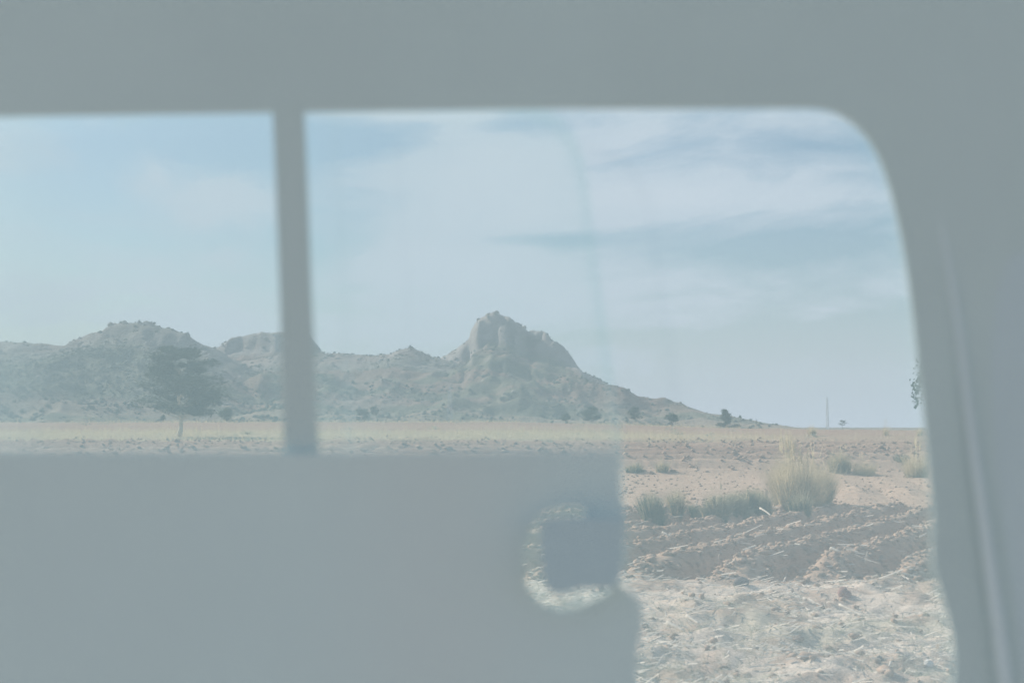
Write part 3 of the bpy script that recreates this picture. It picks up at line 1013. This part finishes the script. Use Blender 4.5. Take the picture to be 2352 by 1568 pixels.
def verge_grass():
    n = 20000
    y = np.exp(rng.uniform(math.log(7.5), math.log(16.0), n)); u = rng.uniform(-0.1, 0.46, n); x = u * y
    k = rng.uniform(0, 1, n) < sst(0.42, 0.62, fbm(x * 0.9, y * 0.9, 4, 72)) * 0.9 + 0.12
    x, y = x[k], y[k]
    P = np.stack([x, y, ground_h(x, y) - 0.01], 1)
    return blades(P, rng.uniform(0.03, 0.11, len(x)), rng.uniform(0.2, 1.6, len(x)), np.full(len(x), 0.007), 2, 0.6)


V, F = verge_grass()
o = mesh_obj('short_grass', V, F, pale_green); o['kind'] = 'stuff'; o['label'] = 'short grey-green grass growing through the straw on the near verge'


def clods():
    n = 70000
    y = np.exp(rng.uniform(math.log(9), math.log(60), n)); u = rng.uniform(-0.05, 0.44, n); x = u * y
    back = 27.8 + 0.35 * (x - 3) * sst(5, 9, x)
    keep = rng.uniform(0, 1, n) < np.where(y < 15.6, 0.025, np.where(y < back, 0.8, 0.12))
    x, y = x[keep], y[keep]
    sz = 0.011 + 0.04 * rng.uniform(0, 1, len(x)) ** 2.5
    P = np.stack([x, y, ground_h(x, y) + sz * 0.3], 1)
    m = 42000                                  # coarser clods turned up along the far ploughed rows
    yb = rng.uniform(48, 128, m); xb = rng.uniform(-0.38, 0.36, m) * yb
    hb = ground_h(xb, yb, False) - base_h(xb, yb)
    k = rng.uniform(0, 1, m) < np.clip(0.04 + 1.6 * hb, 0, 0.9) * (0.3 + 0.7 * sst(0.4, 0.6, fbm(xb * 0.1, yb * 0.2, 3, 610)))
    xb, yb = xb[k], yb[k]
    sb = 0.02 + 0.09 * rng.uniform(0, 1, len(xb)) ** 2
    P = np.concatenate([P, np.stack([xb, yb, ground_h(xb, yb) + sb * 0.3], 1)])
    return lumps(P, np.concatenate([sz, sb]), 0.5, 0.6)


V, F = clods()
soil_lump = material('dry clod', (0.42, 0.295, 0.21), 0.95, nscale=6, namp=0.3)
o = mesh_obj('soil_clods', V, F, soil_lump); o['kind'] = 'stuff'; o['label'] = 'broken clods of dry soil lying on the furrows'

# single stones and clods one can point at
sm1 = material('dark stone', (0.16, 0.13, 0.12), 0.9, nscale=14, namp=0.3, bump=(20, 0.01))
sm2 = material('reddish stone', (0.33, 0.20, 0.16), 0.9, nscale=14, namp=0.3, bump=(20, 0.01))
sm3 = material('white stone', (0.66, 0.64, 0.60), 0.9, nscale=14, namp=0.15)
for k, (px, py, w, h, mt, lab) in enumerate([
    (1703, 1366, 36, 22, sm1, 'dark jagged stone lying in the straw below the furrows'),
    (1940, 1376, 32, 28, sm2, 'reddish brown stone on the straw right of the dark one'),
    (2133, 1534, 26, 18, sm3, 'whitish stone near the bottom by the right pillar'),
    (2020, 1528, 16, 14, sm1, 'small dark clod in the straw left of the whitish stone'),
    (2110, 1550, 18, 16, sm1, 'small dark clod just below the whitish stone')]):
    x, y, z = gpt(px, py); s = K * y
    o = build_boulder('stone', 60 + k, w * s / 2, w * s / 2.3, h * s * 0.6, mt)
    o.location = (x, y, z + h * s * 0.25); o.rotation_euler = (0, 0, k * 2.1)
    tag(o, lab, 'stone')


# dead maize stalks big enough to see one by one
def stalk(px, py, lpx, ang, label, bent=0.0, wpx=7, up=0.0):
    x, y, z = gpt(px, py); s = K * y
    L = lpx * s
    t = thing('maize_stalk', label, 'stalk', (x, y, z + 0.03), 'dead maize stalks on the ground')
    a = R(ang)
    # ang as seen across the view; the stalk lies on the ground
    vx, vz = math.cos(a) * L, -math.sin(a) * L
    dy = -vz * 0.0
    n = 6
    pts = []
    for k in range(n + 1):
        f = k / n - 0.5
        xx = vx * f; hh = -vz * f
        yy = hh * 1.6 * (1 - up)
        pts.append((xx + bent * L * (0.25 - f * f), yy, max(0.0, 0.04 + hh * (0.45 + 0.55 * up) + abs(vz) * 0.5 * (0.45 + 0.55 * up))))
    V, F = tube(pts, [wpx * s * 0.5 * (1 - 0.4 * k / n) for k in range(n + 1)], 6)
    mesh_obj('stem', V, F, straw_w, t, True)
    return t


ST = [
    (1552, 1460, 44, -38, 'short thick white stalk piece at the lower left of the verge', 0, 12),
    (1592, 1442, 36, -50, 'second thick white stalk piece lying right of the first', 0, 10),
    (1758, 1200, 34, -62, 'bent white stalk standing on the crest below the golden tussock', 0.2, 5),
    (1918, 1278, 20, -35, 'short bright stalk chip on the lit furrow side', 0, 9),
    (1955, 1440, 56, -48, 'long curved pale stem on the verge right of centre', 0.15, 6),
    (1995, 1308, 50, -25, 'long thin stem lying in the dark furrow at right', 0.05, 4),
    (2158, 1330, 30, 12, 'thick pale stalk end beside the right pillar', 0, 10),
    (1528, 1246, 14, -40, 'small white fork-like chip left piece in the first furrow', 0, 6),
    (1538, 1246, 14, 60, 'small white fork-like chip right piece in the first furrow', 0, 6),
    (1990, 1320, 30, 78, 'thin upright forked stub at the end of a furrow', 0, 4, 1.0),
    (1650, 1310, 26, 80, 'thin upright stub at the foot of the middle furrow', 0, 3, 1.0),
    (1600, 1190, 16, 75, 'short upright stub behind the first crest', 0, 4, 1.0),
    (2120, 1240, 26, 35, 'pale stem on the far right crest', 0.2, 5),
    (1745, 1245, 26, 30, 'pale stem lying across the second crest', 0.1, 5),
    (1860, 1225, 24, 10, 'flat pale stem on the third crest', 0.1, 5),
]
for a in ST: stalk(*a)

# ------------------------------------------------------------------ the vehicle we look out of
WY = 1.05


def panel_mat(name, col, var=0.04, rough=0.7):
    return material(name, col, rough, nscale=3.5, namp=var, spec=0.2)


m_wall = panel_mat('grey wall lining', (0.51, 0.64, 0.645))
m_low = panel_mat('blue grey panel', (0.56, 0.70, 0.71), 0.03)
m_latch = panel_mat('dark grey latch', (0.455, 0.595, 0.635))
m_pillar = panel_mat('grey pillar cover', (0.52, 0.65, 0.68))
m_pipe = panel_mat('painted highlight trim', (0.60, 0.725, 0.75))  # lighter colour paints in the highlight along the trim edge


def plate(name, outline, holes, Y, thick, mat, parent, bevel=0.002):
    """an extruded plate in the plane of the vehicle side, cut to an outline with holes"""
    cu = bpy.data.curves.new(name, 'CURVE'); cu.dimensions = '2D'; cu.fill_mode = 'BOTH'
    for poly in [outline] + holes:
        spn = cu.splines.new('POLY'); spn.points.add(len(poly) - 1); spn.use_cyclic_u = True
        for p, q in zip(spn.points, poly):
            X, _, Z = at(q[0], q[1], Y)
            p.co = (X, Z, 0, 1)
    cu.extrude = thick / 2; cu.bevel_depth = bevel; cu.bevel_resolution = 1; cu.offset = -bevel
    tmp = bpy.data.objects.new('tmp', cu); COL.objects.link(tmp)
    dg = bpy.context.evaluated_depsgraph_get()
    me = bpy.data.meshes.new_from_object(tmp.evaluated_get(dg))
    bpy.data.objects.remove(tmp)
    me.name = name
    me.materials.clear(); me.materials.append(mat)
    # stand the plate upright
    me.transform(Matrix.Translation((0, Y + thick / 2, 0)) @ Matrix.Rotation(R(90), 4, 'X'))
    o = bpy.data.objects.new(name, me); COL.objects.link(o)
    if parent:
        o.parent = parent
        o.matrix_parent_inverse = Matrix.Translation(parent.location).inverted()
    return o


def smooth_poly(pts, n=5, closed=True):
    """Catmull-Rom through the points"""
    out = []
    N = len(pts)
    for i in range(N if closed else N - 1):
        p0, p1, p2, p3 = [np.array(pts[(i + k) % N] if closed else pts[min(max(i + k, 0), N - 1)], float) for k in (-1, 0, 1, 2)]
        for k in range(n):
            t = k / n
            out.append(tuple(0.5 * ((2 * p1) + (-p0 + p2) * t + (2 * p0 - 5 * p1 + 4 * p2 - p3) * t * t + (-p0 + 3 * p1 - 3 * p2 + p3) * t ** 3)))
    if not closed: out.append(tuple(pts[-1]))
    return out


van = thing('minibus', 'blurred grey minibus side around the window, with slim post and C-shaped gap', 'minibus', (0, WY, 0))

corner = smooth_poly([(1800, 247), (1885, 249), (1935, 266), (1980, 303), (2012, 350), (2036, 410), (2055, 480), (2076, 580), (2092, 690), (2108, 830), (2122, 960), (2134, 1080), (2143, 1190), (2144, 1290), (2160, 1350), (2182, 1430), (2192, 1500), (2186, 1590), (2150, 1800), (2060, 1880), (1950, 1900)], 4, False)
opening = [(-1300, 330), (-1240, 300), (-1100, 284), (0, 267), (640, 257), (1200, 249)] + corner + [(-1150, 1900), (-1290, 1840), (-1330, 1700)]
outline = [(-7000, -1500), (8500, -1500), (8500, 4200), (-7000, 4200)]
plate('side_wall', outline, [opening], WY, 0.003, m_wall, van, 0.0005)

plate('window_post', [(626, 256), (699, 256), (699, 262), (706, 430), (716, 700), (728, 960), (731, 1042), (652, 1042), (650, 960), (643, 700), (633, 430), (626, 262)], [], WY, 0.003, m_wall, van, 0.0005)
cgap = smooth_poly([(1338, 1168), (1290, 1166), (1246, 1180), (1216, 1215), (1202, 1268), (1204, 1322), (1222, 1366), (1252, 1393), (1292, 1402), (1336, 1390), (1380, 1368), (1404, 1350), (1380, 1338),
                    (1330, 1347), (1292, 1356), (1264, 1347), (1250, 1320), (1245, 1280), (1248, 1235), (1262, 1210), (1290, 1196), (1336, 1198)], 3)
low_out = [(-1900, 1040), (0, 1040), (700, 1040), (1412, 1038), (1421, 1046), (1425, 1130), (1436, 1185), (1430, 1240), (1422, 1300), (1424, 1346), (1450, 1362), (1474, 1392), (1476, 1430), (1466, 1480), (1458, 1568), (1450, 1800), (1440, 1960), (-1900, 1960)]
LY = WY - 0.006
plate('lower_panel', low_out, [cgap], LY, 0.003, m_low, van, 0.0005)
plate('latch', smooth_poly([(1243, 1205), (1255, 1190), (1330, 1188), (1405, 1190), (1432, 1212), (1424, 1322), (1400, 1350), (1340, 1350), (1290, 1362), (1262, 1356), (1250, 1330), (1243, 1280)], 3), [], LY - 0.03, 0.004, m_latch, van, 0.0005)

# a faint beige band in the lower panel's colour, fading to both sides
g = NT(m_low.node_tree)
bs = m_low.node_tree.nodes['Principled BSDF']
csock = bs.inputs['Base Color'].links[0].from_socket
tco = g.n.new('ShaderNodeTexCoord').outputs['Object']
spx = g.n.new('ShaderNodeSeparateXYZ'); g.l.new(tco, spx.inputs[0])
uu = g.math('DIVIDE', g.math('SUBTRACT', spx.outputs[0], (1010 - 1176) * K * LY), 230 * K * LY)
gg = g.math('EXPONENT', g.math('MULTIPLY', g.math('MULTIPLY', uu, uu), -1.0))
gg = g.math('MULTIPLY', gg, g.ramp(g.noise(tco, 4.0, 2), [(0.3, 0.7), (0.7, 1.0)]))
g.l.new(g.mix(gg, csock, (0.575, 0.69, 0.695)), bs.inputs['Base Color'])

# pillar cover on the right (it swells out of the wall lining) and its painted highlight trim
pc = smooth_poly([(2075, -900), (2085, -300), (2095, 60), (2122, 340), (2150, 480), (2190, 700), (2222, 950), (2256, 1200), (2290, 1450), (2320, 1700), (2360, 1950), (2440, 2700), (2500, 3600)], 6, False)
V, F = [], []
NC = 40
for i, (px, py) in enumerate(pc):
    for j in range(NC):
        q = j / (NC - 1)
        px2 = px + q * (8000 - px)
        prof = math.sin(min(1, q * 25) * math.pi / 2)
        yy = WY + 0.0012 - 0.006 * prof * float(sst(200, 1200, py))
        X, Y, Z = at(px2, py, WY)
        V.append((X, yy - WY, Z))
for i in range(len(pc) - 1):
    for j in range(NC - 1):
        a = i * NC + j
        F.append((a, a + NC, a + NC + 1, a + 1))
mesh_obj('pillar_cover', V, F, m_pillar, van, True)
tp = [Vector(at(px, py, WY + 0.002 - 0.005 * float(sst(300, 1100, py)))) - Vector((0, WY, 0)) for px, py in smooth_poly([(2122, 340), (2152, 480), (2192, 700), (2224, 950), (2258, 1200), (2292, 1450), (2322, 1700)], 4, False)]
V, F = tube(tp, [0.001 + 0.0055 * min(1, k / 24) for k in range(len(tp))], 8)
mesh_obj('edge_trim', V, F, m_pipe, van, True)


def glass_mat(name, film, tint, film_col, trans_part, smear=None, patches=()):
    """window glass under a film of fine dust and added lens veil: part of the light passes straight through, the film scatters the rest"""
    m = bpy.data.materials.new(name); m.use_nodes = True
    g = NT(m.node_tree); nt = m.node_tree
    nt.nodes.remove(nt.nodes['Principled BSDF'])
    out = nt.nodes['Material Output']
    tr = g.n.new('ShaderNodeBsdfTransparent'); tr.inputs[0].default_value = (*tint, 1)
    df = g.n.new('ShaderNodeBsdfDiffuse'); tl = g.n.new('ShaderNodeBsdfTranslucent')
    df.inputs[0].default_value = (*film_col, 1); tl.inputs[0].default_value = (*film_col, 1)
    mx = g.n.new('ShaderNodeMixShader'); mx.inputs[0].default_value = trans_part
    g.l.new(df.outputs[0], mx.inputs[1]); g.l.new(tl.outputs[0], mx.inputs[2])
    t = g.n.new('ShaderNodeTexCoord').outputs['Object']
    f = g.noise(t, 3.0, 3, 0.5, 0.4)
    fac = g.math('ADD', film, g.math('MULTIPLY', g.math('SUBTRACT', f, 0.5), smear or 0.08))
    if patches:                                  # streaks of thicker dust at their own places on the pane
        sp3 = g.n.new('ShaderNodeSeparateXYZ'); g.l.new(t, sp3.inputs[0])
        for (px, py, rx, ry, amp) in patches:
            X, _, Z = at(px, py, WY + 0.05)
            u = g.math('DIVIDE', g.math('SUBTRACT', sp3.outputs[0], X), rx * K * WY)
            v = g.math('DIVIDE', g.math('SUBTRACT', sp3.outputs[2], Z), ry * K * WY)
            e = g.math('EXPONENT', g.math('MULTIPLY', g.math('ADD', g.math('MULTIPLY', u, u), g.math('MULTIPLY', v, v)), -1.0))
            fac = g.math('ADD', fac, g.math('MULTIPLY', e, amp))
    m2 = g.n.new('ShaderNodeMixShader')
    g.l.new(fac, m2.inputs[0]); g.l.new(tr.outputs[0], m2.inputs[1]); g.l.new(mx.outputs[0], m2.inputs[2])
    g.l.new(m2.outputs[0], out.inputs[0])
    return m


FILM = 0.44  # dust film made heavy so it also lifts blacks like a lens veil
m_glass = glass_mat('dusty veiled window glass', FILM, (1, 1, 1), (0.48, 0.665, 0.73), 0.42)
m_slide = glass_mat('dusty tinted sliding glass', 0.055, (0.955, 0.985, 0.98), (0.60, 0.74, 0.77), 0.42, smear=0.08, patches=[(10, 700, 130, 900, 0.16), (150, 800, 260, 200, 0.07), (800, 960, 130, 130, 0.12), (450, 1060, 900, 40, 0.08), (278, 292, 9, 8, 0.35), (296, 280, 30, 9, 0.12)])
glass_out = [(-1380, 200), (2260, 200), (2260, 1950), (-1380, 1950)]
plate('window_pane', glass_out, [], WY + 0.012, 0.0, m_glass, van, 0.0)
edge_pts = smooth_poly([(1180, 236), (1252, 252), (1300, 285), (1335, 345), (1352, 430), (1368, 560), (1388, 700), (1408, 850), (1424, 960), (1432, 1060), (1440, 1300)], 4, False)
plate('sliding_pane', [(-1380, 236)] + edge_pts + [(1440, 1940), (-1380, 1940)], [], WY + 0.048, 0.0, m_slide, van, 0.0)

# the polished edge of the sliding pane, a little darker than the glass
m_edge = glass_mat('polished glass edge', 0.10, (0.90, 0.95, 0.96), (0.5, 0.62, 0.66), 0.5)
inner = [(x - 26, y + (24 if k < 14 else 4)) for k, (x, y) in enumerate(edge_pts)]
plate('pane_edge', edge_pts + inner[::-1], [], WY + 0.052, 0.0, m_edge, van, 0.0)

reflection = [(757, 240), (772, 500), (786, 800), (797, 1060), (815, 1060), (802, 800), (788, 500), (773, 240)]  # added strip that paints a faint reflection line into the glass
plate('painted_reflection', reflection, [], WY + 0.054, 0.0, glass_mat('faint seam in the glass', 0.08, (0.95, 0.965, 0.97), (0.5, 0.62, 0.66), 0.5), van, 0.0)

# ------------------------------------------------------------------ haze
def haze_box(density, color):
    x0, x1, y0, y1, z0, z1 = -5200, 5200, -5200, 5200, -40, 200
    V = [(x0, y0, z0), (x1, y0, z0), (x1, y1, z0), (x0, y1, z0), (x0, y0, z1), (x1, y0, z1), (x1, y1, z1), (x0, y1, z1)]
    F = [(0, 3, 2, 1), (4, 5, 6, 7), (0, 1, 5, 4), (1, 2, 6, 5), (2, 3, 7, 6), (3, 0, 4, 7)]
    m = bpy.data.materials.new('thin haze'); m.use_nodes = True
    nt = m.node_tree; nt.nodes.remove(nt.nodes['Principled BSDF'])
    v = nt.nodes.new('ShaderNodeVolumePrincipled'); v.inputs['Density'].default_value = density
    v.inputs['Color'].default_value = (*color, 1)
    v.inputs['Anisotropy'].default_value = 0.0
    nt.links.new(v.outputs[0], nt.nodes['Material Output'].inputs['Volume'])
    o = mesh_obj('haze', V, F, m)
    o['kind'] = 'stuff'; o['label'] = 'thin pale haze over the farmland'
    return o


haze_box(0.00013, (0.80, 0.87, 0.98))
